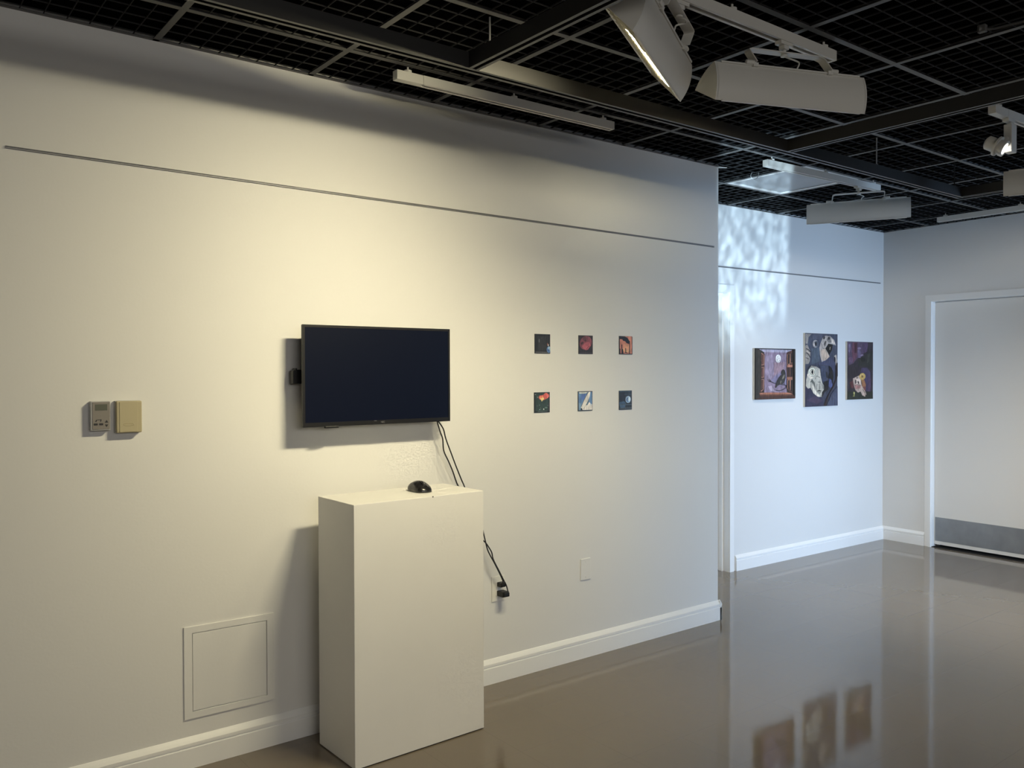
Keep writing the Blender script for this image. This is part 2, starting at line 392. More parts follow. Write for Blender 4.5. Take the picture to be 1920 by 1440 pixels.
for j in range(0, 13):
    y = gy(j); x0, x1 = clipx(y)
    box(bm, x0, x1, y-TW/2, y+TW/2, H+.0004, H+.0019); box(bm, x0, x1, y-.002, y+.002, H+.0019, H+.0165)
# wall angles
box(bm, XL, XE+.004, -.020, 0, H, H+.0015)
box(bm, lx(XE), 0, -.020, 0, H, H+.0015, mtx=MB)
vs = box(bm, 0, 8, -.020, 0, H, H+.0015, mtx=MR)
recalc(bm)
structure(newobj('trim_1', bm, M_TBAR), 'dark metal T-bar grid of the suspended ceiling', 'ceiling grid')
# white clip at the wall corner
bm = bmesh.new(); prism(bm, [(XE-.004, -.004), (XE+.045, -.030), (XE+.048, -.022), (XE+.004, .010)], 'z', H-.003, H-.001); recalc(bm)
tag(newobj('corner_clip', bm, M_PLATE), 'small white metal clip sticking out at the top corner of the long wall', 'clip')

NC = 8
def louver(i, j):
    x0, x1 = gx(i)+TW/2-.004, gx(i+1)-TW/2+.004; y1, y0 = gy(j)-TW/2+.004, gy(j+1)+TW/2-.004
    if y0 > gy(0): pass
    bm = bmesh.new(); z0, z1 = H+.002, H+.0075; n = 0
    for k in range(NC+1):
        x = x0+(x1-x0)*k/NC; t = .0012 if 0 < k < NC else .0018
        a, b = clipy(x, y0, y1)
        if b-a > .02 and x < xr(a)-.01: box(bm, x-t, x+t, a, b, z0, z1); n += 1
        y = y0+(y1-y0)*k/NC
        cx0, cx1 = clipx(y)
        a, b = max(x0, cx0), min(x1, cx1)
        if b-a > .02 and y < yb(a)-.01: box(bm, a, b, y-t, y+t, z0+.0005, z1-.0005); n += 1
    if n < 3: bm.free(); return None
    return bm
def proj(p):
    d = Vector(p)-CAM; z = d.dot(fw)
    return (960+F*d.dot(cr)/z, 720-F*d.dot(cu)/z) if z > .2 else None
gy_far = lambda j: gy(j)
WHITE = (7, 0)
for j in range(-1, 8):
    for i in range(-1, 12):
        if (i, j) == WHITE: continue
        pts = [proj((gx(a), gy(b), H)) for a in (i, i+1) for b in (j, j+1)]
        pts = [p for p in pts if p]
        if not pts: continue
        if max(p[0] for p in pts) < -250 or min(p[0] for p in pts) > 2150 or max(p[1] for p in pts) < -260: continue
        b = louver(i, j)
        if b is None: continue
        o = newobj('louver_panel', b, M_LOUV)
        tag(o, 'black egg-crate louver panel resting in the ceiling grid', 'ceiling panel', 'black louver panels of the ceiling')
# pale lens panel (unlit troffer)
lp = empty('ceiling_light', ((gx(7)+gx(8))/2, (gy(0)+gy(1))/2, H), 0, 'unlit square ceiling light with a pale grey lens between black louvers', 'ceiling light')
hx, hy = (gx(8)-gx(7))/2-.013, (gy(0)-gy(1))/2-.013
bm = bmesh.new()
for b in ((-hx, hx, -hy, -hy+.026), (-hx, hx, hy-.026, hy), (-hx, -hx+.026, -hy+.026, hy-.026), (hx-.026, hx, -hy+.026, hy-.026)):
    box(bm, *b, .0008, .008)
recalc(bm); newobj('frame', bm, M_TRIM, lp)
bm = bmesh.new(); a, b2 = hx-.026, hy-.026; N = 12
g = [[bm.verts.new((-a+2*a*i/N, -b2+2*b2*j/N, .006 + .008*math.sin(math.pi*i/N)*math.sin(math.pi*j/N))) for j in range(N+1)] for i in range(N+1)]
for i in range(N):
    for j in range(N): bm.faces.new((g[i][j], g[i][j+1], g[i+1][j+1], g[i+1][j]))
newobj('lens', bm, M_LENS, lp, smooth=True)

# ------------------------------------------------------------------ black hung channels (beams)
def beam(axis, c, a0, a1, label, w=.042, z0=2.565, z1=2.620):
    prof = [(-w/2, z0), (-w/2+.013, z0), (-w/2+.013, z0+.004), (-w/2+.003, z0+.004), (-w/2+.003, z1-.003), (w/2-.003, z1-.003), (w/2-.003, z0+.004), (w/2-.013, z0+.004), (w/2-.013, z0), (w/2, z0), (w/2, z1), (-w/2, z1)]
    bm = bmesh.new(); prism(bm, [(c+p, z) for p, z in prof], axis, a0, a1); recalc(bm)
    bm.faces.ensure_lookup_table()
    for f in bm.faces:
        if f.normal.z < -.9 and f.calc_center_median().z < z0+.002: f.material_index = 1  # underside lips get a lighter metal, the light on them put into colour
    o = newobj('hanging_channel', bm, [M_BEAM, M_LIP]); tag(o, label, 'channel'); return o
YA = -.934
beam('x', YA, -1.6, 5.092, 'long black square channel hung below the ceiling, parallel to the long wall')
beam('y', 1.475+.016, -4.4, YA-.0215, 'black cross channel hung over the wall screen, first from the left')
beam('y', 3.30+.02, -4.4, YA-.0215, 'black cross channel joining the long one right of the two near floodlights')
beam('y', 5.071, -3.2, YA-.0215, 'black cross channel at the far right end of the long one')
for x, y, lab in ((1.574, YA, 'thin hanger rod above the left joint of the black channels'), (5.005, YA, 'thin hanger rod near the far end of the long black channel'), (4.13, YA, 'thin hanger rod halfway along the far stretch of black channel')):
    bm = bmesh.new(); cyl(bm, (x, y, 2.620), (x, y, H), .0035, seg=8); cyl(bm, (x, y, 2.620), (x, y, 2.628), .008, seg=8); recalc(bm)
    tag(newobj('hanger_rod', bm, M_WIRE if x < 2 or x == 4.13 else M_BLACK), lab, 'hanger rod')

# ------------------------------------------------------------------ lighting tracks
def track(name, p0, p1, label, feed=0):
    p0, p1 = Vector(p0), Vector(p1); d = p1-p0; L = d.length; d.normalize(); n = Vector((0, 0, 1)).cross(d)
    r = empty(name, p0, math.atan2(d.y, d.x), label, 'lighting track', 'white lighting tracks')
    w_, h_ = .018, .038
    bm = bmesh.new()
    prism(bm, [(-w_, 0), (-w_, -h_), (-.008, -h_), (-.008, -.012), (.008, -.012), (.008, -h_), (w_, -h_), (w_, 0)], 'x', .125 if feed > 0 else .012, L-(.125 if feed < 0 else .012)); recalc(bm)
    newobj('track_body', bm, M_FIX, r)
    bm = bmesh.new(); box(bm, .13, L-.13, -.0075, .0075, -.020, -.0125); recalc(bm); newobj('conductor_slot', bm, M_FIXD, r)
    a0, a1 = (0, .124) if feed > 0 else (L-.124, L)
    bm = bmesh.new(); box(bm, a0, a1, -w_, w_, -h_, 0); recalc(bm); newobj('power_feed', bm, M_FIX, r, bevel=.0015)
    a0, a1 = (L-.011, L) if feed > 0 else (0, .011)
    bm = bmesh.new(); box(bm, a0, a1, -w_, w_, -h_, 0); recalc(bm); newobj('end_cap', bm, M_FIX, r, bevel=.001)
    for s in (.06, L/2, L-.06):
        bm = bmesh.new(); cyl(bm, (s, 0, 0), (s, 0, .010), .016, seg=16); cyl(bm, (s, 0, .008), (s, 0, H-p0.z+.001), .004, seg=8); recalc(bm); newobj('mounting_clip', bm, M_FIX, r)
    return r
ZTk = 2.747
track('lighting_track', (1.541, -.330, ZTk), (2.752, -.337, ZTk), 'empty white lighting track nearest the long wall, above the screen', 1)
track('lighting_track', (1.56, -1.515, ZTk), (2.775, -1.513, ZTk), 'white lighting track carrying the two large near floodlights', 1)
track('lighting_track', (3.975, -.343, ZTk), (5.150, -.376, ZTk), 'white lighting track beneath the pale ceiling light, beyond the long wall', 1)
track('lighting_track', (3.955, -1.590, ZTk), (5.17, -1.625, ZTk), 'white lighting track at the right edge carrying the round spotlight', 1)
track('lighting_track', (6.664, -.035, ZTk), (6.64, -1.26, ZTk), 'bare white lighting track running in front of the door wall', -1)

# ------------------------------------------------------------------ linear floodlights
L_, HH = .614, .134
def arc(p, q_, bulge, n):
    p, q_ = Vector(p), Vector(q_); d = q_-p; nn = Vector((-d.y, d.x)).normalized()
    return [p+d*(k/n)+nn*bulge*4*(k/n)*(1-k/n) for k in range(n+1)]
T2, B2, P2 = (0, .067), (0, -.067), (.137, .012)
prof_back = arc(B2, T2, .014, 8)          # bulged back shell (towards -f)
prof_top = arc(T2, P2, .012, 8)
cache = {}
def mesh_of(key, builder):
    if key not in cache: cache[key] = builder()
    return cache[key]
def shell_mesh(th=.003):
    outer = [Vector(v) for v in prof_back] + [Vector(v) for v in prof_top][1:]
    c2 = Vector((.055, .0))
    inner = [v + (c2-v).normalized()*th for v in outer]
    bm = bmesh.new()
    for s0, s1 in ((-L_/2+.002, L_/2-.002),):
        ro = [[bm.verts.new((s, v.x, v.y)) for v in outer] for s in (s0, s1)]
        ri = [[bm.verts.new((s, v.x, v.y)) for v in inner] for s in (s0, s1)]
        n = len(outer)
        for k in range(n-1):
            bm.faces.new((ro[0][k], ro[0][k+1], ro[1][k+1], ro[1][k])).material_index = 0
            bm.faces.new((ri[0][k], ri[1][k], ri[1][k+1], ri[0][k+1])).material_index = 1
            bm.faces.new((ro[0][k], ri[0][k], ri[0][k+1], ro[0][k+1]))
            bm.faces.new((ro[1][k], ro[1][k+1], ri[1][k+1], ri[1][k]))
        for k in (0, n-1): bm.faces.new((ro[0][k], ro[1][k], ri[1][k], ri[0][k]))
    # rolled lips along the two long edges of the back shell
    for v, zz in ((prof_back[0], -.001), (prof_back[-1], .001)):
        box(bm, -L_/2+.02, L_/2-.02, v.x-.006, v.x+.001, v.y-.003, v.y+.003)
    recalc(bm); return bm
def cap_mesh(s):
    bm = bmesh.new(); pts = [Vector(v) for v in prof_back] + [Vector(v) for v in prof_top][1:]
    pts = [(v.x, v.y) for v in pts]
    x0, x1 = (s*L_/2-.004, s*L_/2+.004)
    prism(bm, pts, 'x', x0, x1)
    # pressed ridge from the nose to the middle
    e = x0-.001 if s < 0 else x1+.001
    a, b = Vector((.130, .012)), Vector((.045, .040)); d = (b-a).normalized(); n2 = Vector((-d.y, d.x))*.002
    q_ = [a+n2, b+n2, b-n2, a-n2]; prism(bm, [(v.x, v.y) for v in q_], 'x', min(e, s*L_/2), max(e, s*L_/2))
    recalc(bm); return bm
def louvre_mesh():
    bm = bmesh.new(); a, b = Vector(P2), Vector(B2); d = (b-a); nn = Vector((d.y, -d.x)).normalized()
    if nn.dot(Vector((.05, .04))-a) < 0: nn = -nn
    for k in range(1, 19):
        s = -L_/2 + L_*k/19
        pts = [a+d*.04+nn*.002, b-d*.04+nn*.002, b-d*.10+nn*.022, a+d*.10+nn*.022]
        prism(bm, [(v.x, v.y) for v in pts], 'x', s-.0008, s+.0008)
    for t in (.33, .66):
        p = a+d*t; q_ = [p+nn*.002-d*.006, p+nn*.002+d*.006, p+nn*.020]
        prism(bm, [(v.x, v.y) for v in q_], 'x', -L_/2+.01, L_/2-.01)
    recalc(bm); return bm
def tube_mesh():
    bm = bmesh.new()
    for f_, u_ in ((.030, .036), (.046, .030)): cyl(bm, (-L_/2+.05, f_, u_), (L_/2-.06, f_, u_), .008, seg=12)
    recalc(bm); return bm
def placed(name, key, builder, material, parent, mw, smooth=False):
    if key not in cache:
        o = newobj(name, builder(), material, parent, smooth=smooth); cache[key] = o.data
    else:
        o = bpy.data.objects.new(name, cache[key].copy()); COL.objects.link(o); o.parent = parent
        o.data.materials.clear()
        for m_ in (material if isinstance(material, (list, tuple)) else [material]): o.data.materials.append(m_)
    o.matrix_parent_inverse = parent.matrix_world.inverted(); o.matrix_world = mw
    return o
def floodlight(center, yaw, ap, tilt, clip, label, power, color, tube_mat, lu=-.026, spread=180, aim=(.66, .75, 0)):
    center, clip = Vector(center), Vector(clip)
    a = Vector((math.cos(yaw)*math.cos(ap), math.sin(yaw)*math.cos(ap), math.sin(ap)))
    f0 = Vector((-math.sin(yaw), math.cos(yaw), 0)); up = a.cross(f0)
    fwd = math.cos(tilt)*f0 - math.sin(tilt)*up; u = math.sin(tilt)*f0 + math.cos(tilt)*up
    m = Matrix((a, fwd, u)).transposed().to_4x4(); m.translation = center
    r = empty('track_floodlight', clip, 0, label, 'track light'); bpy.context.view_layer.update()
    placed('shell', 'shell', shell_mesh, [M_FIX, M_REFL], r, m, True)
    placed('end_plate', 'capL', lambda: cap_mesh(-1), M_FIX, r, m); placed('end_plate', 'capR', lambda: cap_mesh(1), M_FIX, r, m)
    placed('baffle', 'louv', louvre_mesh, M_BAF, r, m); placed('lamp_tube', 'tube', tube_mesh, tube_mat, r, m, True)
    # yoke: flat strap from the track adapter down to two knobs on the shell
    hy_ = .155; yz = clip.z-.040; inv = Matrix.Translation(-clip)
    kn = [m @ Vector((s*hy_, -.006, .074)) for s in (-1, 1)]
    ax2 = Vector((a.x, a.y, 0)).normalized(); mid = Vector((clip.x, clip.y, yz))
    tops = [mid + ax2*s*hy_ for s in (-1, 1)]
    wd = Vector((-ax2.y, ax2.x, 0))
    def corner(top, k, s):
        return [top - ax2*s*.014, top - ax2*s*.004 - Vector((0, 0, .003)), top + (k-top)*.18, k]
    pts = list(reversed(corner(tops[0], kn[0], -1))) + [mid - ax2*.03, mid + ax2*.03] + corner(tops[1], kn[1], 1)
    bm = bmesh.new(); strap(bm, [inv @ p for p in pts], wd, .036, .004); recalc(bm); newobj('yoke', bm, M_FIX, r)
    for s, k in zip((-1, 1), kn):
        bm = bmesh.new(); c0 = inv @ k; cyl(bm, c0 + a*s*.003, c0 + a*s*.034, .0085, seg=18); cyl(bm, c0 + a*s*.034, c0+a*s*.036, .0085, .006, seg=18)
        box(bm, -.008, .012, -.006, .006, -.014, .0, mtx=inv @ (Matrix.Translation(k) @ m.to_3x3().to_4x4())); recalc(bm); newobj('knob', bm, M_FIX, r, smooth=True)
    bm = bmesh.new(); box(bm, -.035, .035, -.014, .014, -.012, .002, mtx=Matrix.Rotation(0, 4, 'Z')); box(bm, -.014, .014, -.012, .012, -.026, -.012); cyl(bm, (0, 0, -.046), (0, 0, -.026), .007, seg=14); cyl(bm, (0, 0, -.050), (0, 0, -.044), .012, seg=14)
    recalc(bm); newobj('track_adapter', bm, M_FIX, r, bevel=.0012)
    e = inv @ (m @ Vector((.02, -.004, .070))); s0 = Vector((.004, .006, -.045))
    bm = bmesh.new(); tube(bm, [s0, s0+Vector((.012, -.02, -.012)), (s0+e)/2+Vector((.028, -.014, .004)), e+Vector((.006, -.004, .016)), e], .0028, seg=8, n=6); recalc(bm); newobj('supply_cord', bm, M_FIX, r, smooth=True)
    if power:
        lo = area('lamp', m @ Vector((-.02 if aim[2] else 0, .046, lu)), (fwd*aim[0] - u*aim[1] + a*aim[2]), .44 if aim[2] else .50, .024, power, color, up=u, spread=spread)
        lo.parent = r; lo.matrix_parent_inverse = r.matrix_world.inverted()
    return r
zb = ZTk-.038
floodlight((1.871, -1.481, 2.562), .498, -.044, -.298, (1.90, -1.514, zb), 'large white floodlight at the top edge turned left, its lit louver visible', 21, WARM, M_TUBE, spread=118, aim=(.56, .80, .07))
floodlight((2.461, -1.548, 2.537), -.356, .006, .023, (2.462, -1.514, zb), 'large white floodlight seen from the back, right of the lit one', 21, WARM, M_TUBED, lu=.008, spread=150)
floodlight((4.923, -.363, 2.555), -1.053, .007, .178, (4.923, -.370, zb), 'grey-looking far floodlight hanging before the corner with the canvases', 18, (1, .93, .8), M_TUBED, lu=.006)
floodlight((4.772, -1.640, 2.523), -1.25, .0, .08, (4.775, -1.612, zb), 'white floodlight cut off by the right edge of the picture', 46, (1, .92, .76), M_TUBED, lu=.0)

# ------------------------------------------------------------------ round spotlight
sp = empty('track_spotlight', (4.128, -1.596, zb), 0, 'small round white LED spotlight glowing on the right-hand track', 'track light')
bm = bmesh.new(); box(bm, -.045, .03, -.015, .015, -.014, .002); recalc(bm); newobj('track_adapter', bm, M_FIX, sp, bevel=.002)
bm = bmesh.new(); box(bm, -.022, .034, -.019, .019, -.155, -.022); cyl(bm, (.006, 0, -.024), (.006, 0, -.012), .012, seg=16); recalc(bm); newobj('driver_box', bm, M_FIX, sp, bevel=.004)
ax = Vector((.166, -.847, -.5)).normalized(); hc = Vector((-.052, .030, -.126))
bm = bmesh.new(); cyl(bm, hc-ax*.050, hc+ax*.020, .032, .034, seg=32); cyl(bm, hc-ax*.058, hc-ax*.050, .022, .032, seg=32); recalc(bm); hs = newobj('lamp_housing', bm, M_FIX, sp, smooth=True)
def ringm(c0, axd, ri, ro, t, seg=36):
    bm = bmesh.new(); a = axd.orthogonal().normalized(); b = axd.cross(a); R = []
    for r_, o_ in ((ri, 0), (ro, 0), (ro, t), (ri, t)):
        R.append([bm.verts.new(c0+axd*o_+(a*math.cos(2*math.pi*k/seg)+b*math.sin(2*math.pi*k/seg))*r_) for k in range(seg)])
    for q_ in range(4):
        for k in range(seg): bm.faces.new((R[q_][k], R[q_][(k+1) % seg], R[(q_+1) % 4][(k+1) % seg], R[(q_+1) % 4][k]))
    recalc(bm); return bm
newobj('front_ring', ringm(hc+ax*.018, ax, .027, .038, .016), M_FIX, sp, smooth=True)
newobj('gimbal_ring', ringm(hc-ax*.006, ax, .034, .046, .010), M_FIX, sp, smooth=True)
bm = bmesh.new(); cyl(bm, hc+ax*.020, hc+ax*.024, .0265, seg=32); recalc(bm); newobj('led_face', bm, M_LED, hs)
bm = bmesh.new(); cyl(bm, hc+Vector((.030, -.006, .020)), Vector((-.018, .004, -.092)), .006, seg=12); cyl(bm, Vector((-.030, .004, -.092)), Vector((-.020, .004, -.090)), .009, seg=12); recalc(bm); newobj('pivot', bm, M_FIX, sp, smooth=True)
SL = bpy.data.lights.new('spot', 'SPOT'); SL.energy = 60; SL.color = (1, .94, .82); SL.spot_size = math.radians(46); SL.spot_blend = .5; SL.shadow_soft_size = .02
so = bpy.data.objects.new('lamp', SL); COL.objects.link(so); so.parent = sp; so.location = hc+ax*.04; so.rotation_euler = ax.to_track_quat('-Z', 'Y').to_euler()

# wire hook and conduit in the ceiling
bm = bmesh.new(); hk = Vector((4.28, -.045, H)); rr_ = Vector((.85, -.52, 0))
tube(bm, [hk-rr_*.018+Vector((0, 0, .0)), hk-rr_*.026+Vector((0, 0, -.022)), hk-rr_*.010+Vector((0, 0, -.040)), hk+rr_*.012+Vector((0, 0, -.036)), hk+rr_*.024+Vector((0, 0, -.016)), hk+rr_*.026], .0025, n=6); recalc(bm)
tag(newobj('wire_hook', bm, M_WIRE, smooth=True), 'small U-shaped wire hook beside the pale ceiling light', 'hook')
cd = empty('cable', (3.05, -1.95, H-.012), 0, 'thin black cable with a grey clip below the louvers, top right corner', 'cable')
bm = bmesh.new(); tube(bm, [(-.02, 0, 0), (.0, -.03, -.004), (.02, -.09, 0), (.05, -.22, 0), (.09, -.45, .0), (.12, -.8, 0)], .005, n=5); recalc(bm); newobj('cable_run', bm, M_LIP, cd, smooth=True)
bm = bmesh.new(); cyl(bm, (-.028, .012, .0), (-.012, -.006, .0), .011, seg=12); box(bm, -.03, -.01, -.012, .014, -.012, .013); recalc(bm); newobj('cable_clip', bm, M_TBAR, cd)

# ------------------------------------------------------------------ television
TX0, TX1, TZ0, TZ1, TY = 1.238, 1.953, 1.302, 1.722, -.100
tv = empty('wall_television', ((TX0+TX1)/2, 0, (TZ0+TZ1)/2), 0, 'black flat screen with a faint navy glow on the long wall above the pedestal', 'television')
tw, th_ = (TX1-TX0)/2, (TZ1-TZ0)/2
bm = bmesh.new(); box(bm, -tw, tw, TY+.002, TY+.014, -th_, th_); recalc(bm); newobj('casing', bm, M_TV, tv, bevel=.003)
bm = bmesh.new(); box(bm, -tw*.86, tw*.86, TY+.014, TY+.040, -th_*.80, th_*.55); recalc(bm); newobj('rear_housing', bm, M_TV, tv, bevel=.006)
bm = bmesh.new(); bz = .010
for b in ((-tw, tw, -th_, -th_+.018), (-tw, tw, th_-bz, th_), (-tw, -tw+bz, -th_+.018, th_-bz), (tw-bz, tw, -th_+.018, th_-bz)):
    box(bm, b[0], b[1], TY-.001, TY+.003, b[2], b[3])
recalc(bm); bzl = newobj('bezel', bm, M_TV, tv)
bm = bmesh.new(); box(bm, -tw+bz, tw-bz, TY+.0005, TY+.0022, -th_+.018, th_-bz); recalc(bm); newobj('screen', bm, M_SCR, tv)
bm = bmesh.new(); box(bm, -.26, -.20, TY-.004, TY+.010, -th_-.007, -th_+.001); recalc(bm); newobj('sensor', bm, M_TV, tv, bevel=.001)
bm = bmesh.new(); box(bm, -.13, .13, -.006, 0, -.11, .11); box(bm, -.05, .05, TY+.040, -.006, -.05, .05)
box(bm, -tw-.012+.0, -.10, -.044, -.026, -.026, .026); box(bm, -tw-.020, -tw+.03, -.050, -.020, -.032, .022)
box(bm, -tw-.008, -tw-.002, -.050, -.020, .022, .032); recalc(bm); newobj('wall_mount', bm, M_TV, tv)
cu_ = bpy.data.curves.new('t', 'FONT'); cu_.body = 'NEC'; cu_.size = .0105; cu_.extrude = .0002; cu_.align_x = 'CENTER'
to = bpy.data.objects.new('t', cu_); me = bpy.data.meshes.new_from_object(to); bpy.data.objects.remove(to)
me.materials.append(M_TXT)
ltr = bpy.data.objects.new('lettering', me); COL.objects.link(ltr); ltr.parent = bzl; ltr.rotation_euler = (math.pi/2, 0, 0); ltr.location = (.01, TY-.0014, -th_+.006)
ltr['label'] = 'small grey NEC letters on the lower bezel'
bm = bmesh.new(); box(bm, -.035, -.020, TY-.0015, TY-.001, -th_+.015, -th_+.0165); recalc(bm); newobj('indicator_mark', bm, M_TXT, bzl)

# ------------------------------------------------------------------ power cords and outlet
o = empty('wall_outlet', (2.297, 0, .459), 0, 'white duplex wall outlet with two black plugs, right of the pedestal', 'outlet')
bm = bmesh.new(); box(bm, -.040, .040, -.006, 0, -.0625, .0625); recalc(bm); cp = newobj('cover_plate', bm, M_PLATE, o, bevel=.0025)
for zz in (-.021, .021):
    bm = bmesh.new(); box(bm, -.017, .017, -.009, -.006, zz-.014, zz+.014); recalc(bm); newobj('receptacle', bm, M_PLATE, cp, bevel=.002)
def plug(parent, loc, w_, h_, d_):
    bm = bmesh.new(); box(bm, loc.x-w_/2, loc.x+w_/2, loc.y-d_, loc.y, loc.z-h_/2, loc.z+h_/2)
    box(bm, loc.x-w_/2+.004, loc.x+w_/2-.004, loc.y-d_-.008, loc.y-d_, loc.z-h_/2+.003, loc.z+h_/2-.003); recalc(bm)
    return newobj('plug', bm, M_CORD, parent, bevel=.003)
c1 = [(1.9132, -0.0500, 1.3047), (1.9271, -0.0550, 1.2529), (1.9416, -0.0550, 1.2177), (1.9472, -0.0550, 1.1632), (1.9734, -0.0550, 1.1121), (1.9969, -0.0550, 1.0633), (2.0136, -0.0520, 1.0244), (2.0298, -0.0500, 0.9928)]
c2 = [(1.9207, -0.0450, 1.3042), (1.9447, -0.0550, 1.2644), (1.9624, -0.0500, 1.2164), (1.9950, -0.0450, 1.1472), (2.0236, -0.0420, 1.0852), (2.0549, -0.0400, 1.0199), (2.0730, -0.0400, 0.9831)]
e1 = [(2.1661, -0.0450, 0.7870), (2.1764, -0.0450, 0.7602), (2.1864, -0.0450, 0.7248), (2.2020, -0.0450, 0.6714), (2.2202, -0.0460, 0.6356), (2.2416, -0.0460, 0.6015), (2.2737, -0.0460, 0.5449), (2.2931, -0.0450, 0.5079), (2.3001, -0.0400, 0.4849)]
e2 = [(2.1695, -0.0400, 0.7325), (2.1984, -0.0400, 0.6994), (2.2152, -0.0400, 0.6766), (2.2311, -0.0400, 0.6512), (2.2391, -0.0420, 0.6167), (2.2713, -0.0440, 0.5579), (2.2974, -0.0480, 0.5078), (2.3106, -0.0520, 0.4804), (2.3159, -0.0600, 0.4419), (2.3079, -0.0640, 0.4309), (2.2962, -0.0600, 0.4372)]
def cord(label, top, bot, pl):
    r = bpy.data.objects.new('power_cord', None); COL.objects.link(r); r.empty_display_size = .05; tag(r, label, 'cord')
    pts = [Vector(p) for p in top]; p2 = [Vector(p) for p in bot]
    mid = [pts[-1]*.67+p2[0]*.33, pts[-1]*.33+p2[0]*.67]
    bm = bmesh.new(); tube(bm, pts+mid+p2, .0032, n=5); recalc(bm); newobj('cable', bm, M_CORD, r, smooth=True)
    plug(r, *pl); return r
cord('black cord hanging left of the pair, from screen down behind pedestal to the upper plug', c1, e1, (Vector((2.300, -.0085, .482)), .030, .022, .032))
cord('black cord hanging right of the pair, from screen down behind pedestal to the lower plug', c2, e2, (Vector((2.304, -.0085, .438)), .040, .026, .050))
# blank cover plate
o = empty('blank_plate', (2.879, 0, .470), 0, 'painted-over blank wall plate beneath the right column of small prints', 'wall plate')
bm = bmesh.new(); box(bm, -.036, .036, -.006, 0, -.058, .058); recalc(bm); cp = newobj('cover_plate', bm, M_WALL, o, bevel=.003)
for zz in (-.042, .042):
    bm = bmesh.new(); cyl(bm, (0, -.0075, zz), (0, -.0055, zz), .0035, seg=12); recalc(bm); newobj('screw', bm, M_WALL, cp)

# ------------------------------------------------------------------ access panel
o = empty('access_panel', (.968, 0, .364), 0, 'square painted access panel low on the wall left of the pedestal', 'access panel')
def quadring(bm, x0, x1, z0, z1, w_, y0, y1):
    for b in ((x0, x1, z0, z0+w_), (x0, x1, z1-w_, z1), (x0, x0+w_, z0+w_, z1-w_), (x1-w_, x1, z0+w_, z1-w_)): box(bm, b[0], b[1], y0, y1, b[2], b[3])
bm = bmesh.new()
outer = [(-.180, -.176), (.180, -.180), (.180, .177), (-.180, .182)]; inner = [(-.149, -.150), (.150, -.155), (.150, .152), (-.149, .155)]
y0, y1 = -.006, 0
vo = [[bm.verts.new((x, y, z)) for x, z in outer] for y in (y1, y0)]; vi = [[bm.verts.new((x, y, z)) for x, z in inner] for y in (y0, y0+.0045)]
for k in range(4):
    n_ = (k+1) % 4
    bm.faces.new((vo[0][k], vo[0][n_], vo[1][n_], vo[1][k])); bm.faces.new((vo[1][k], vo[1][n_], vi[0][n_], vi[0][k])); bm.faces.new((vi[0][k], vi[0][n_], vi[1][n_], vi[1][k]))
bm.normal_update(); recalc(bm); newobj('panel_frame', bm, M_WALL, o, bevel=.0012)
bm = bmesh.new(); vs = [bm.verts.new((x*.982, y, z*.982)) for y in (0, -.0045) for x, z in inner]
for k in range(4): bm.faces.new((vs[k], vs[(k+1) % 4], vs[4+(k+1) % 4], vs[4+k]))
bm.faces.new(vs[4:]); recalc(bm); newobj('panel_door', bm, M_WALL, o, bevel=.001)

# ------------------------------------------------------------------ thermostat and sensor
o = empty('thermostat', (.497, 0, 1.372), 0, 'grey digital thermostat with small display, left of the beige sensor', 'thermostat')
bm = bmesh.new(); box(bm, -.033, .033, -.028, 0, -.053, .053); recalc(bm); newobj('body', bm, M_THERMS, o, bevel=.003)
bm = bmesh.new(); box(bm, -.027, .031, -.030, -.028, -.048, .050); recalc(bm); newobj('faceplate', bm, M_THERM, o, bevel=.0008)
bm = bmesh.new(); box(bm, -.018, .022, -.0308, -.030, .020, .042); recalc(bm); newobj('display', bm, M_LCD, o)
for x in (-.023, -.005):
    bm = bmesh.new(); box(bm, x, x+.013, -.0312, -.030, -.033, -.026); recalc(bm); newobj('button', bm, M_BTN, o)
for z, s in ((-.024, 1), (-.031, -1)):
    bm = bmesh.new(); prism(bm, [(.014, z), (.025, z), (.0195, z+s*.009)], 'y', -.0312, -.030); recalc(bm); newobj('arrow_button', bm, M_BTN, o)
bm = bmesh.new()
prism(bm, [(-.018, -.020), (-.014, -.020), (-.012, -.014), (-.015, -.013)], 'y', -.0310, -.030); prism(bm, [(-.013, -.0145), (.002, -.0135), (.003, -.012), (-.012, -.0125)], 'y', -.0310, -.030); prism(bm, [(-.002, -.020), (.001, -.020), (.003, -.013), (.000, -.014)], 'y', -.0310, -.030); recalc(bm)
newobj('emblem', bm, M_BTN, o)
o = empty('wall_sensor', (.592, 0, 1.366), 0, 'plain beige plastic sensor box right of the grey thermostat', 'sensor')
bm = bmesh.new(); box(bm, -.045, .045, -.012, 0, -.059, .059); recalc(bm); newobj('base', bm, M_THERMS, o, bevel=.002)
bm = bmesh.new(); box(bm, -.043, .045, -.034, -.012, -.058, .058); recalc(bm); cv = newobj('cover', bm, M_BEIGE, o, bevel=.004)
bm = bmesh.new(); box(bm, -.033, .029, -.0358, -.034, -.055, .056); recalc(bm); newobj('raised_panel', bm, M_BEIGE, cv, bevel=.0008)
bm = bmesh.new(); seg = 28
R = [[bm.verts.new((-.001+rx*math.cos(2*math.pi*k/seg), y, -.028+rz*math.sin(2*math.pi*k/seg))) for k in range(seg)] for rx, rz, y in ((.020, .0060, -.0358), (.018, .0048, -.0368), (.016, .0036, -.0358))]
for a in range(2):
    for k in range(seg): bm.faces.new((R[a][k], R[a][(k+1) % seg], R[a+1][(k+1) % seg], R[a+1][k]))
recalc(bm); newobj('oval_emboss', bm, M_BEIGE, cv, smooth=True)

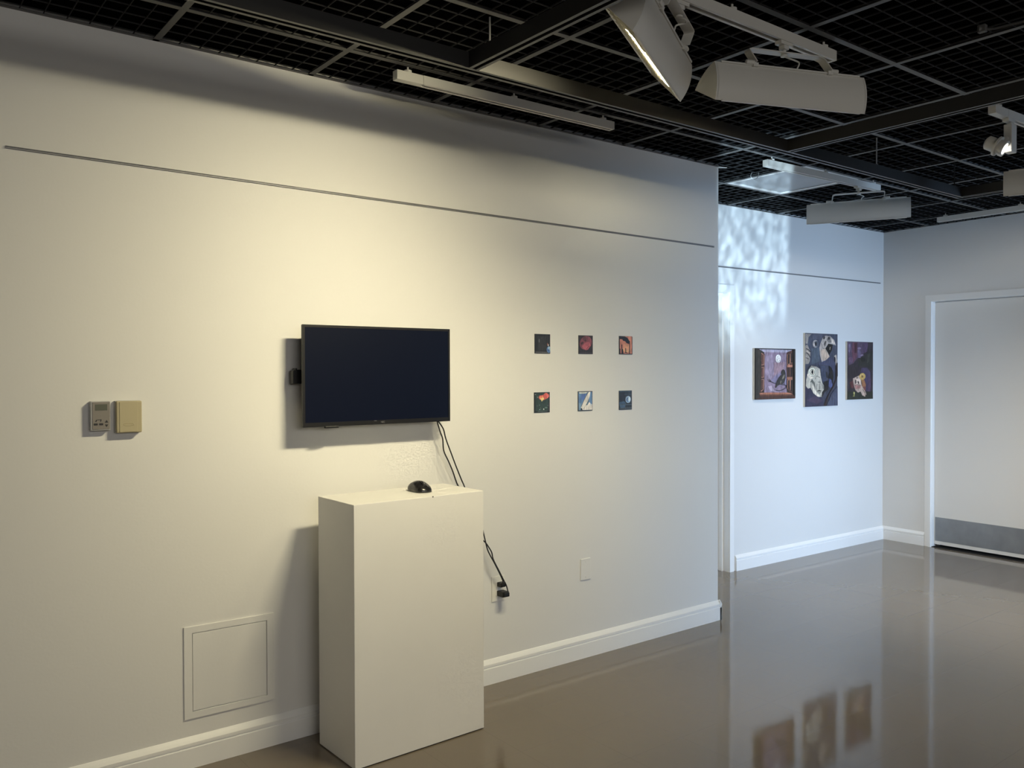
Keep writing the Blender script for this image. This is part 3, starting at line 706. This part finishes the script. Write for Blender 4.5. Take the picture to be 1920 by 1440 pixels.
# ------------------------------------------------------------------ pedestal and mouse
PZ = 1.021
o = empty('display_pedestal', (1.599, -.268, 0), math.radians(1.2), 'tall white rectangular pedestal standing against the wall below the screen', 'pedestal')
bm = bmesh.new(); box(bm, -.305, .312, -.152, .150, .004, PZ); recalc(bm)
newobj('box', bm, M_PED, o, bevel=.0018)
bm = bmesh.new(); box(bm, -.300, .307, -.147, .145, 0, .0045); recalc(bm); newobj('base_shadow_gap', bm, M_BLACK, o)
bm = bmesh.new(); cyl(bm, (.055, -.1535, PZ-.003), (.055, -.1515, PZ-.002), .003, seg=8); recalc(bm); nk = newobj('edge_nick', bm, M_FIXD, o); nk['label'] = 'small dark chip in the front edge'

mo = empty('computer_mouse', (1.690, -.262, PZ), math.radians(-92), 'black wireless computer mouse lying on top of the pedestal', 'computer mouse')
mo.scale = (1.13, 1.13, 1.05)
def mouse_body():
    bm = bmesh.new(); NU, NV = 20, 26; rings = []
    for i in range(NU+1):
        t = i/NU; x = -.056+.112*t
        wv = .034*max(0, 1-abs(2*t-1)**3.2)**.5*(1+.05*math.cos(6.28*t)) + .0008
        hgt = .006 + .036*max(0, math.sin(math.pi*min(1, (t*.82+.13))))**.9
        if t > .93 or t < .05: hgt *= .82
        rings.append([bm.verts.new((x, wv*math.cos(math.pi*k/NV)*(1+.07*math.sin(math.pi*k/NV)), .001 + hgt*max(0, math.sin(math.pi*k/NV))**.75)) for k in range(NV+1)])
    for i in range(NU):
        for k in range(NV): bm.faces.new((rings[i][k], rings[i][k+1], rings[i+1][k+1], rings[i+1][k]))
        bm.faces.new((rings[i][0], rings[i+1][0], rings[i+1][NV], rings[i][NV]))
    bm.faces.new(rings[0]); bm.faces.new(list(reversed(rings[-1]))); recalc(bm); return bm
ms = newobj('shell', mouse_body(), M_MOUSE, mo, smooth=True)
bm = bmesh.new(); cyl(bm, (.030, -.0035, .033), (.030, .0035, .033), .008, seg=20); recalc(bm); newobj('scroll_wheel', bm, M_MOUSE2, ms, smooth=True)
bm = bmesh.new()
for s in (-1, 1): 
    tube(bm, [(.006, s*.0035, .0425), (.020, s*.004, .0398), (.034, s*.005, .0335), (.044, s*.008, .0245)], .0012, n=4, seg=6)
recalc(bm); newobj('button_trim', bm, M_MOUSE2, ms, smooth=True)

# ------------------------------------------------------------------ pictures
def picture(name, width, height, depth, quad, base, shapes, mtx, label, group, edge=M_CANV, cat='painting', gain=1.5, tint=(1, 1, 1)):
    """quad = TL, TR, BR, BL in sketch units; shapes are (colour, kind, data) in the same units"""
    r = empty(name, (0, 0, 0), 0, label, cat, group); r.matrix_world = mtx
    bm = bmesh.new(); box(bm, -width/2, width/2, -depth, -.0005, -height/2, height/2); recalc(bm)
    newobj('canvas' if depth > .01 else 'backing', bm, edge, r, bevel=.0015 if depth > .01 else 0)
    (tlx, tly), (trx, try_), (brx, bry), (blx, bly) = quad
    def uv(p):
        u = (p[0]-(tlx+blx)/2)/((trx+brx)/2-(tlx+blx)/2); u = min(1, max(0, u))
        top = tly+(try_-tly)*u; bot = bly+(bry-bly)*u
        v = min(1, max(0, (p[1]-top)/(bot-top)))
        return (-width/2+width*u, height/2-height*v)
    bm = bmesh.new(); cl = bm.loops.layers.float_color.new('paint')
    def face(pts, colr, layer):
        vs = [bm.verts.new((x, -depth-.0003-layer*.00012, z)) for x, z in pts]
        try: f = bm.faces.new(vs)
        except ValueError: return
        f.normal_update()
        if f.normal.y > 0: f.normal_flip()
        c = lin(colr); g_ = sum(c)/3; tn = tint; c = [min(.9, (v*.72+g_*.28)*gain*k_) for v, k_ in zip(c, tn)]
        for l in f.loops: l[cl] = (*c, 1)
    face([(-width/2, -height/2), (width/2, -height/2), (width/2, height/2), (-width/2, height/2)], base, 0)
    for n_, (colr, kind, d) in enumerate(shapes):
        if kind == 'p': pts = d
        elif kind == 'r': x0, y0_, x1, y1_ = d; pts = [(x0, y0_), (x1, y0_), (x1, y1_), (x0, y1_)]
        elif kind == 'e':
            cx_, cy_, rx, ry = d[:4]; an = d[4] if len(d) > 4 else 0
            pts = [(cx_+rx*math.cos(t)*math.cos(an)-ry*math.sin(t)*math.sin(an), cy_+rx*math.cos(t)*math.sin(an)+ry*math.sin(t)*math.cos(an)) for t in [2*math.pi*k/28 for k in range(28)]]
        elif kind == 'l':      # stroke: (width, pts)
            wd_, ps = d
            for (ax_, ay_), (bx_, by_) in zip(ps, ps[1:]):
                L = math.hypot(bx_-ax_, by_-ay_) or 1; nx_, ny_ = -(by_-ay_)/L*wd_/2, (bx_-ax_)/L*wd_/2
                face([uv(q_) for q_ in ((ax_+nx_, ay_+ny_), (bx_+nx_, by_+ny_), (bx_-nx_, by_-ny_), (ax_-nx_, ay_-ny_))], colr, n_+1)
            continue
        face([uv(q_) for q_ in pts], colr, n_+1)
    newobj('painted_image', bm, M_PAINT, r)
    return r

def on_far(x, z): return MB @ Matrix.Translation((lx(x), 0, z))
# 1 — open window, moon, bird on a branch
A = [((140,148,190),'p',[(200,112),(1012,130),(862,195),(330,192)]), ((118,108,148),'p',[(330,190),(862,193),(862,1060),(880,1172),(330,1172)]),
 ((128,122,165),'p',[(350,300),(520,240),(560,700),(480,860),(360,700)]), ((106,108,160),'p',[(600,760),(860,620),(862,1000),(640,980),(480,880)]),
 ((132,112,140),'p',[(560,440),(840,430),(780,600),(560,760)]), ((150,146,185),'p',[(420,1020),(520,1000),(560,1120),(640,1150),(480,1130)]),
 ((40,42,36),'r',(200,150,262,1160)), ((72,46,44),'p',[(250,195),(338,235),(332,1130),(215,1182),(250,1100)]),
 ((165,120,105),'l',(14,[(262,215),(322,265),(322,490),(265,500)])), ((165,120,105),'l',(14,[(262,565),(318,560),(316,800),(262,800)])), ((165,120,105),'l',(14,[(262,860),(316,850),(310,1090),(255,1140)])),
 ((88,56,50),'r',(270,250,312,480)), ((98,60,60),'r',(278,585,304,780)), ((88,56,50),'r',(270,880,304,1060)),
 ((80,52,46),'p',[(862,205),(1008,135),(1012,1180),(930,1150),(870,1060)]), 
 ((26,22,26),'p',[(892,255),(936,235),(936,468),(892,476)]), ((26,22,26),'p',[(966,215),(1002,200),(1002,442),(966,450)]),
 ((52,34,36),'p',[(888,566),(936,560),(936,770),(888,776)]), ((26,22,26),'p',[(966,560),(1002,556),(1002,770),(966,776)]),
 ((20,20,24),'p',[(898,866),(934,866),(934,1085),(898,1068)]), ((20,20,24),'p',[(966,862),(1002,862),(1002,1150),(966,1120)]),
 ((175,128,105),'l',(9,[(886,240),(886,476),(940,470),(940,230)])), ((165,118,98),'l',(9,[(960,215),(960,450),(1004,444)])), ((175,128,105),'l',(9,[(892,1075),(892,862),(940,856),(940,1095)])), ((165,118,98),'l',(9,[(960,1110),(960,856),(1006,852)])),
 ((168,110,88),'r',(875,490,1004,548)), ((150,100,82),'r',(875,792,1004,845)),
 ((214,220,240),'e',(655,345,66,100)), ((120,125,160),'e',(640,300,8,12)), ((120,125,160),'e',(672,340,8,12)), ((110,112,150),'e',(655,425,12,10)), ((120,125,160),'e',(625,370,7,14)), ((130,135,170),'e',(690,390,7,12)),
 ((44,42,54),'l',(17,[(420,905),(480,905),(560,940),(640,948),(740,975),(845,990),(850,1040)])), ((44,42,54),'l',(11,[(440,845),(480,895)])), ((44,42,54),'l',(10,[(400,860),(470,895)])),
 ((56,52,72),'l',(15,[(590,1105),(680,1125),(760,1100),(850,1050)])), ((46,44,56),'l',(12,[(800,920),(790,985)])),
 ((44,46,50),'p',[(735,640),(770,600),(812,625),(834,700),(836,800),(812,900),(760,965),(700,975),(640,1000),(604,1052),(578,1042),(596,985),(620,890),(672,800),(735,730),(724,680)]),
 ((104,108,104),'p',[(800,722),(812,760),(790,820),(740,850),(755,790)]), ((92,92,92),'p',[(700,880),(740,880),(716,950),(690,955)]),
 ((60,54,50),'r',(112,100,204,1345)), ((40,40,36),'r',(112,100,190,1345)), ((26,26,26),'r',(112,92,1076,118)), ((34,34,32),'p',[(1016,118),(1076,112),(1072,1310),(1040,1200)]),
 ((152,96,72),'p',[(210,1182),(330,1170),(880,1168),(960,1180),(1010,1208),(215,1222)]), ((66,38,30),'p',[(210,1226),(1012,1210),(1066,1262),(1066,1310),(110,1345),(210,1300)]), ((90,54,38),'p',[(215,1226),(1005,1213),(960,1240),(220,1262)])]
picture('canvas_painting', .514, .400, .018, [(110,95),(1075,105),(1070,1310),(105,1350)], (38,38,34), A, on_far(5.568, 1.502), 'canvas of a dark bird and moon seen through an open window', 'canvases on the far wall', gain=1.2, tint=(1.2, 1.0, .82))
# 2 — skull-like bird heads on blue
B = [((52,66,96),'p',[(110,80),(660,95),(670,600),(110,640)]), ((62,84,112),'p',[(210,340),(340,320),(350,560),(220,620)]), ((66,76,108),'p',[(250,80),(420,90),(380,170),(200,180)]),
 ((128,134,142),'p',[(110,80),(210,86),(160,140),(146,260),(112,250)]), ((142,144,146),'p',[(110,290),(140,268),(165,330),(195,390),(190,480),(182,560),(160,610),(110,612)]),
 ((34,36,44),'l',(16,[(120,340),(160,360),(195,400)])), ((34,36,44),'l',(14,[(120,410),(160,440),(190,500)])), ((200,200,200),'l',(8,[(125,380),(185,425)])), ((50,52,60),'l',(12,[(115,500),(160,520)])),
 ((142,148,160),'e',(278,255,48,68)), ((70,84,110),'e',(296,255,40,50)), ((175,178,186),'p',[(232,260),(262,240),(268,290),(250,296)]), ((10,10,14),'e',(283,255,15,33)),
 ((158,160,166),'p',[(400,150),(450,112),(530,118),(600,180),(636,284),(570,262),(500,250),(470,300),(456,330),(500,430),(524,482),(470,530),(440,590),(385,575),(352,440),(345,320),(372,220)]),
 ((182,170,160),'p',[(360,370),(440,340),(500,440),(520,484),(440,560),(390,540)]), ((112,116,124),'p',[(470,180),(520,120),(600,190),(560,230),(500,235)]), ((190,192,196),'p',[(540,150),(600,190),(628,262),(560,240)]),
 ((40,42,50),'e',(508,158,20,26)), ((60,62,70),'e',(425,150,18,26,.5)), ((76,78,86),'p',[(440,200),(468,210),(440,310),(420,260)]), ((90,92,100),'l',(8,[(380,240),(395,330),(440,345)])),
 ((10,10,13),'p',[(494,255),(578,268),(562,370),(512,452),(446,332),(480,302)]), ((190,190,180),'l',(10,[(530,310),(524,360)])),
 ((50,62,104),'p',[(460,540),(530,480),(620,520),(600,760),(520,640),(360,620),(350,680),(330,600)]),
 ((160,160,162),'p',[(602,470),(640,440),(656,560),(632,640),(622,540)]), ((20,22,40),'e',(612,530,14,50)),
 ((16,16,20),'p',[(508,640),(560,680),(592,830),(576,965),(540,860),(500,870),(520,760)]), ((28,30,40),'p',[(430,720),(480,760),(500,860),(450,850)]),
 ((46,62,98),'p',[(355,640),(440,650),(470,900),(420,960),(385,900)]), ((22,22,26),'p',[(420,920),(500,900),(500,1060),(430,1110),(385,1210),(400,1300),(470,1340),(420,1362),(380,1200),(395,1100),(424,1060)]),
 ((56,78,150),'p',[(520,870),(550,890),(574,1000),(535,1040),(500,1000)]), ((36,40,78),'p',[(106,1030),(190,1042),(240,1140),(330,1200),(400,1200),(420,1362),(105,1368)]), ((58,48,86),'p',[(120,1250),(260,1180),(400,1260),(300,1320)]),
 ((54,68,104),'p',[(470,1348),(560,1130),(664,1000),(674,1344)]), ((38,28,32),'p',[(636,600),(664,590),(666,820),(600,1010),(520,1130),(460,1350),(415,1356),(480,1180),(560,1040),(624,880)]),
 ((166,176,176),'p',[(110,990),(115,900),(150,720),(200,640),(280,655),(352,700),(370,850),(388,930),(418,1000),(418,1068),(386,1110),(382,1190),(320,1192),(240,1130),(190,1030),(150,1048),(120,1012)]),
 ((208,214,212),'p',[(130,800),(180,760),(200,840),(250,850),(180,880)]), ((200,206,204),'p',[(210,960),(260,1060),(330,1160),(370,1180),(300,1180),(235,1110)]), ((190,196,196),'p',[(320,720),(350,730),(362,860),(330,900)]),
 ((86,96,98),'p',[(176,940),(214,876),(260,940),(278,1060),(230,960),(205,930)]), ((88,96,98),'l',(10,[(270,880),(290,820),(350,850)])), ((88,96,98),'l',(9,[(300,960),(295,1060)])), ((80,86,88),'l',(10,[(310,930),(360,930)])), ((88,96,98),'l',(9,[(335,960),(340,1060)])),
 ((120,128,130),'p',[(385,950),(416,1010),(412,1060),(390,1040)]),
 ((228,230,226),'e',(215,752,56,66)), ((60,62,66),'e',(217,754,42,54)), ((220,222,218),'e',(217,754,33,45)), ((10,10,12),'e',(217,752,18,38)),
 ((60,64,66),'p',[(290,1092),(335,1066),(384,1088),(335,1100)]), ((96,104,104),'p',[(298,1106),(340,1112),(372,1104),(340,1136)])]
for k in range(9): 
    an = math.pi*(1.08+k*.085); B.append(((32,36,50),'l',(7,[(217+72*math.cos(an), 752+82*math.sin(an)), (217+100*math.cos(an), 752+122*math.sin(an))])))
picture('canvas_painting', .460, .607, .018, [(105,65),(660,85),(675,1345),(105,1370)], (48,58,86), B, on_far(6.193, 1.532), 'tall blue canvas of pale staring faces and an open beak', 'canvases on the far wall', gain=1.12, tint=(1.2, 1.0, .82))
# 3 — animal skull with a yellow flower
C = [((74,60,98),'p',[(125,90),(450,92),(440,380),(330,450),(250,560),(150,600)]), ((96,52,84),'p',[(230,100),(330,110),(322,420),(236,560),(215,300)]), ((66,30,52),'p',[(262,110),(330,112),(322,330),(270,330)]), ((96,92,140),'p',[(150,140),(190,130),(170,330),(145,300)]),
 ((110,100,150),'e',(370,230,36,26)), ((112,104,150),'e',(420,385,40,20,-.4)), ((90,82,132),'p',[(340,260),(400,280),(400,440),(350,440)]), ((70,52,98),'p',[(440,100),(560,100),(540,300),(430,360)]), ((92,66,112),'e',(190,480,50,60)),
 ((38,42,44),'p',[(340,470),(480,400),(600,290),(664,290),(664,700),(520,640),(345,620)]), ((52,60,60),'p',[(540,360),(600,340),(580,520),(540,560)]), ((24,26,28),'e',(450,480,50,50)),
 ((56,48,96),'p',[(420,660),(540,660),(610,760),(600,1190),(440,1150),(400,760)]), ((72,50,96),'p',[(560,900),(620,900),(610,1180),(560,1180)]), ((40,34,46),'p',[(125,620),(330,640),(330,830),(125,900)]),
 ((30,40,34),'p',[(122,1180),(664,1185),(666,1345),(122,1360)]), ((88,40,50),'p',[(165,980),(240,930),(262,1110),(190,1100)]),
 ((150,98,58),'p',[(410,900),(470,910),(512,1030),(500,1110),(440,1120)]), ((150,112,50),'p',[(380,850),(440,920),(460,1000),(410,940)]), ((120,60,60),'p',[(430,1080),(510,1070),(500,1180)]),
 ((176,162,158),'p',[(235,890),(300,862),(360,828),(400,900),(420,1050),(460,1120),(505,1190),(522,1250),(508,1262),(480,1215),(500,1285),(480,1294),(430,1262),(400,1180),(345,1205),(290,1155),(255,1045),(240,960)]),
 ((205,196,192),'p',[(290,930),(340,880),(390,930),(400,1040),(350,1000),(310,1020)]), ((70,58,62),'p',[(275,930),(305,920),(312,1000),(280,1012)]), ((80,66,70),'p',[(325,950),(360,960),(365,1010),(335,1005)]), ((60,48,50),'e',(322,880,13,20)),
 ((166,112,116),'p',[(270,1040),(400,1050),(390,1110),(290,1130)]), ((94,60,66),'l',(10,[(262,1040),(320,1030),(400,1045)])), ((90,70,72),'l',(9,[(440,1130),(490,1220)])), ((110,84,84),'l',(7,[(330,1060),(350,1160)])),
 ((192,164,62),'e',(432,848,66,74)), ((214,190,96),'e',(420,828,40,36)), ((140,104,30),'e',(430,850,22,28)), ((122,132,66),'p',[(240,1180),(276,1200),(268,1295),(228,1290),(250,1240)]), ((176,182,96),'e',(256,1215,14,26))]
picture('canvas_painting', .401, .503, .018, [(122,78),(670,95),(665,1345),(122,1360)], (44,38,54), C, on_far(6.770, 1.526), 'dark purple canvas of an animal skull with a yellow flower', 'canvases on the far wall', gain=1.12, tint=(1.2, 1.0, .82))

def on_near(x, z): return Matrix.Translation((x, 0, z))
G = 'small square prints on the long wall'
q6 = [(100,95),(550,95),(550,685),(100,685)]
P1 = [((46,46,44),'p',[(180,150),(420,150),(440,600),(180,600)]), ((90,92,92),'e',(225,300,14,60)), ((60,60,60),'e',(300,215,20,30)), ((56,56,56),'l',(14,[(230,380),(235,600)])), ((52,52,52),'l',(12,[(320,400),(330,600)])),
 ((120,60,40),'e',(470,400,16,40)), ((210,200,190),'e',(490,430,12,34)), ((112,110,104),'r',(110,638,550,656)), ((62,110,172),'e',(505,565,62,100)), ((130,170,205),'e',(515,520,36,42)), ((40,80,150),'e',(490,590,22,30)), ((150,185,200),'r',(530,480,550,600))]
picture('art_print', .102, .099, .003, q6, (34,34,32), P1, on_near(2.584, 1.669), 'black square print with a blue globe, top left of the six', G, M_BLACK, 'print', 1.25)
P2s = [((128,54,62),'e',(325,330,185,225,.45)), ((172,66,76),'p',[(210,440),(300,330),(420,290),(450,420),(400,540),(330,560),(250,520)]), ((100,52,54),'e',(290,200,70,60)), ((70,38,40),'e',(210,340,34,56,.7)), ((90,30,44),'l',(16,[(340,540),(430,420)])), ((80,40,44),'e',(310,260,40,30)),
 ((190,70,80),'l',(18,[(420,300),(460,420)])), ((74,64,62),'r',(105,640,548,655))]
picture('art_print', .102, .099, .003, q6, (44,36,34), P2s, on_near(2.883, 1.669), 'dark square print with a red moon, top middle of the six', G, M_BLACK, 'print', 1.3)
P3 = [((196,108,72),'r',(108,80,318,390)), ((214,160,82),'e',(222,312,60,50)), ((205,130,80),'p',[(170,220),(260,230),(300,330),(180,340)]), ((24,24,26),'p',[(95,78),(190,84),(240,108),(276,170),(270,216),(222,202),(200,170),(160,160),(150,136),(95,132)]),
 ((20,18,18),'r',(268,160,282,392)), ((30,22,20),'r',(131,228,148,310)), ((30,22,20),'r',(199,290,213,352)), ((22,18,18),'r',(97,300,116,396)), ((22,18,18),'p',[(131,305),(158,308),(170,395),(131,395)]), ((22,18,18),'p',[(186,372),(205,348),(238,376)]), ((40,38,40),'r',(97,388,324,402)), ((30,28,28),'r',(318,88,325,402))]
picture('art_print', .102, .101, .003, [(95,78),(325,78),(325,402),(95,402)], (60,40,30), P3, on_near(3.183, 1.671), 'orange square print of smoking factory chimneys, top right of the six', G, M_BLACK, 'print', 1.35)
P4 = [((40,60,54),'r',(120,120,520,640)), ((205,66,50),'p',[(210,240),(240,190),(340,180),(400,130),(440,120),(520,170),(530,230),(480,270),(430,300),(380,320),(300,330),(240,300)]), ((232,120,60),'e',(300,255,66,52)), ((240,196,100),'p',[(265,290),(290,262),(350,255),(380,290),(330,335),(305,372),(290,330)]),
 ((200,76,76),'p',[(440,180),(525,170),(525,230),(480,275)]), ((60,30,28),'l',(9,[(420,150),(440,280)])), ((120,130,124),'e',(180,240,12,22)), ((110,120,116),'e',(118,160,18,16)), ((190,200,190),'e',(360,588,16,24)), ((120,150,140),'e',(240,596,16,14)),
 ((86,116,106),'e',(430,545,40,22)), ((90,110,104),'l',(10,[(150,490),(190,488)])), ((90,110,104),'l',(10,[(460,490),(510,488)])), ((90,120,110),'e',(232,466,12,14)), ((80,104,96),'l',(10,[(260,530),(280,600)])), ((100,118,112),'r',(180,640,460,652)), ((58,46,54),'r',(500,400,530,640))]
picture('art_print', .103, .104, .003, [(85,100),(545,100),(545,685),(85,685)], (34,38,34), P4, on_near(2.580, 1.369), 'dark green square print with an orange-red moon, bottom left of the six', G, M_BLACK, 'print', 1.3)
P5 = [((66,114,166),'r',(1415,92,1808,608)), ((58,98,170),'p',[(1500,160),(1640,150),(1560,330),(1480,300)]), ((96,136,172),'p',[(1415,400),(1500,420),(1470,608),(1415,608)]), ((192,196,186),'p',[(1430,95),(1680,95),(1650,128),(1560,140),(1440,140)]),
 ((64,96,120),'p',[(1640,300),(1720,230),(1720,370),(1660,470),(1610,470)]), ((202,196,190),'p',[(1560,606),(1610,476),(1670,470),(1722,380),(1762,430),(1808,452),(1808,606)]), ((160,176,190),'p',[(1740,430),(1800,440),(1770,500)]),
 ((196,192,184),'p',[(1700,95),(1756,95),(1736,220),(1690,340),(1640,430),(1560,606),(1480,590),(1480,520),(1560,350),(1640,190)]), ((70,76,80),'l',(10,[(1700,95),(1640,190),(1560,345),(1480,520)])), ((120,116,112),'l',(7,[(1630,450),(1560,580)])), ((40,38,44),'p',[(1474,548),(1508,552),(1524,606),(1474,606)])]
picture('art_print', .104, .105, .003, [(1400,72),(1820,72),(1820,632),(1400,632)], (52,56,60), P5, on_near(2.879, 1.369), 'blue sky square print with a tall pale wing, bottom middle of the six', G, M_BLACK, 'print', 1.3)
P6 = [((40,62,76),'r',(97,1040,316,1066)), ((34,36,42),'r',(100,1070,200,1220)), ((44,76,104),'p',[(97,1230),(180,1215),(220,1260),(97,1270)]), ((50,82,112),'p',[(100,1280),(200,1276),(200,1320),(120,1330)]), ((60,84,100),'l',(6,[(180,1100),(310,1104)])), ((84,108,120),'l',(6,[(100,1274),(314,1276)])), ((96,108,112),'l',(7,[(100,1332),(314,1332)])),
 ((134,168,202),'e',(250,1188,46,58)), ((60,104,156),'p',[(228,1150),(248,1170),(236,1200),(262,1236),(228,1226),(216,1190)]), ((180,200,214),'e',(270,1180,18,34))]
picture('art_print', .100, .106, .003, [(95,1040),(318,1040),(318,1358),(95,1358)], (40,46,54), P6, on_near(3.181, 1.367), 'night-blue square print with a pale blue moon, bottom right of the six', G, M_BLACK, 'print', 1.25)
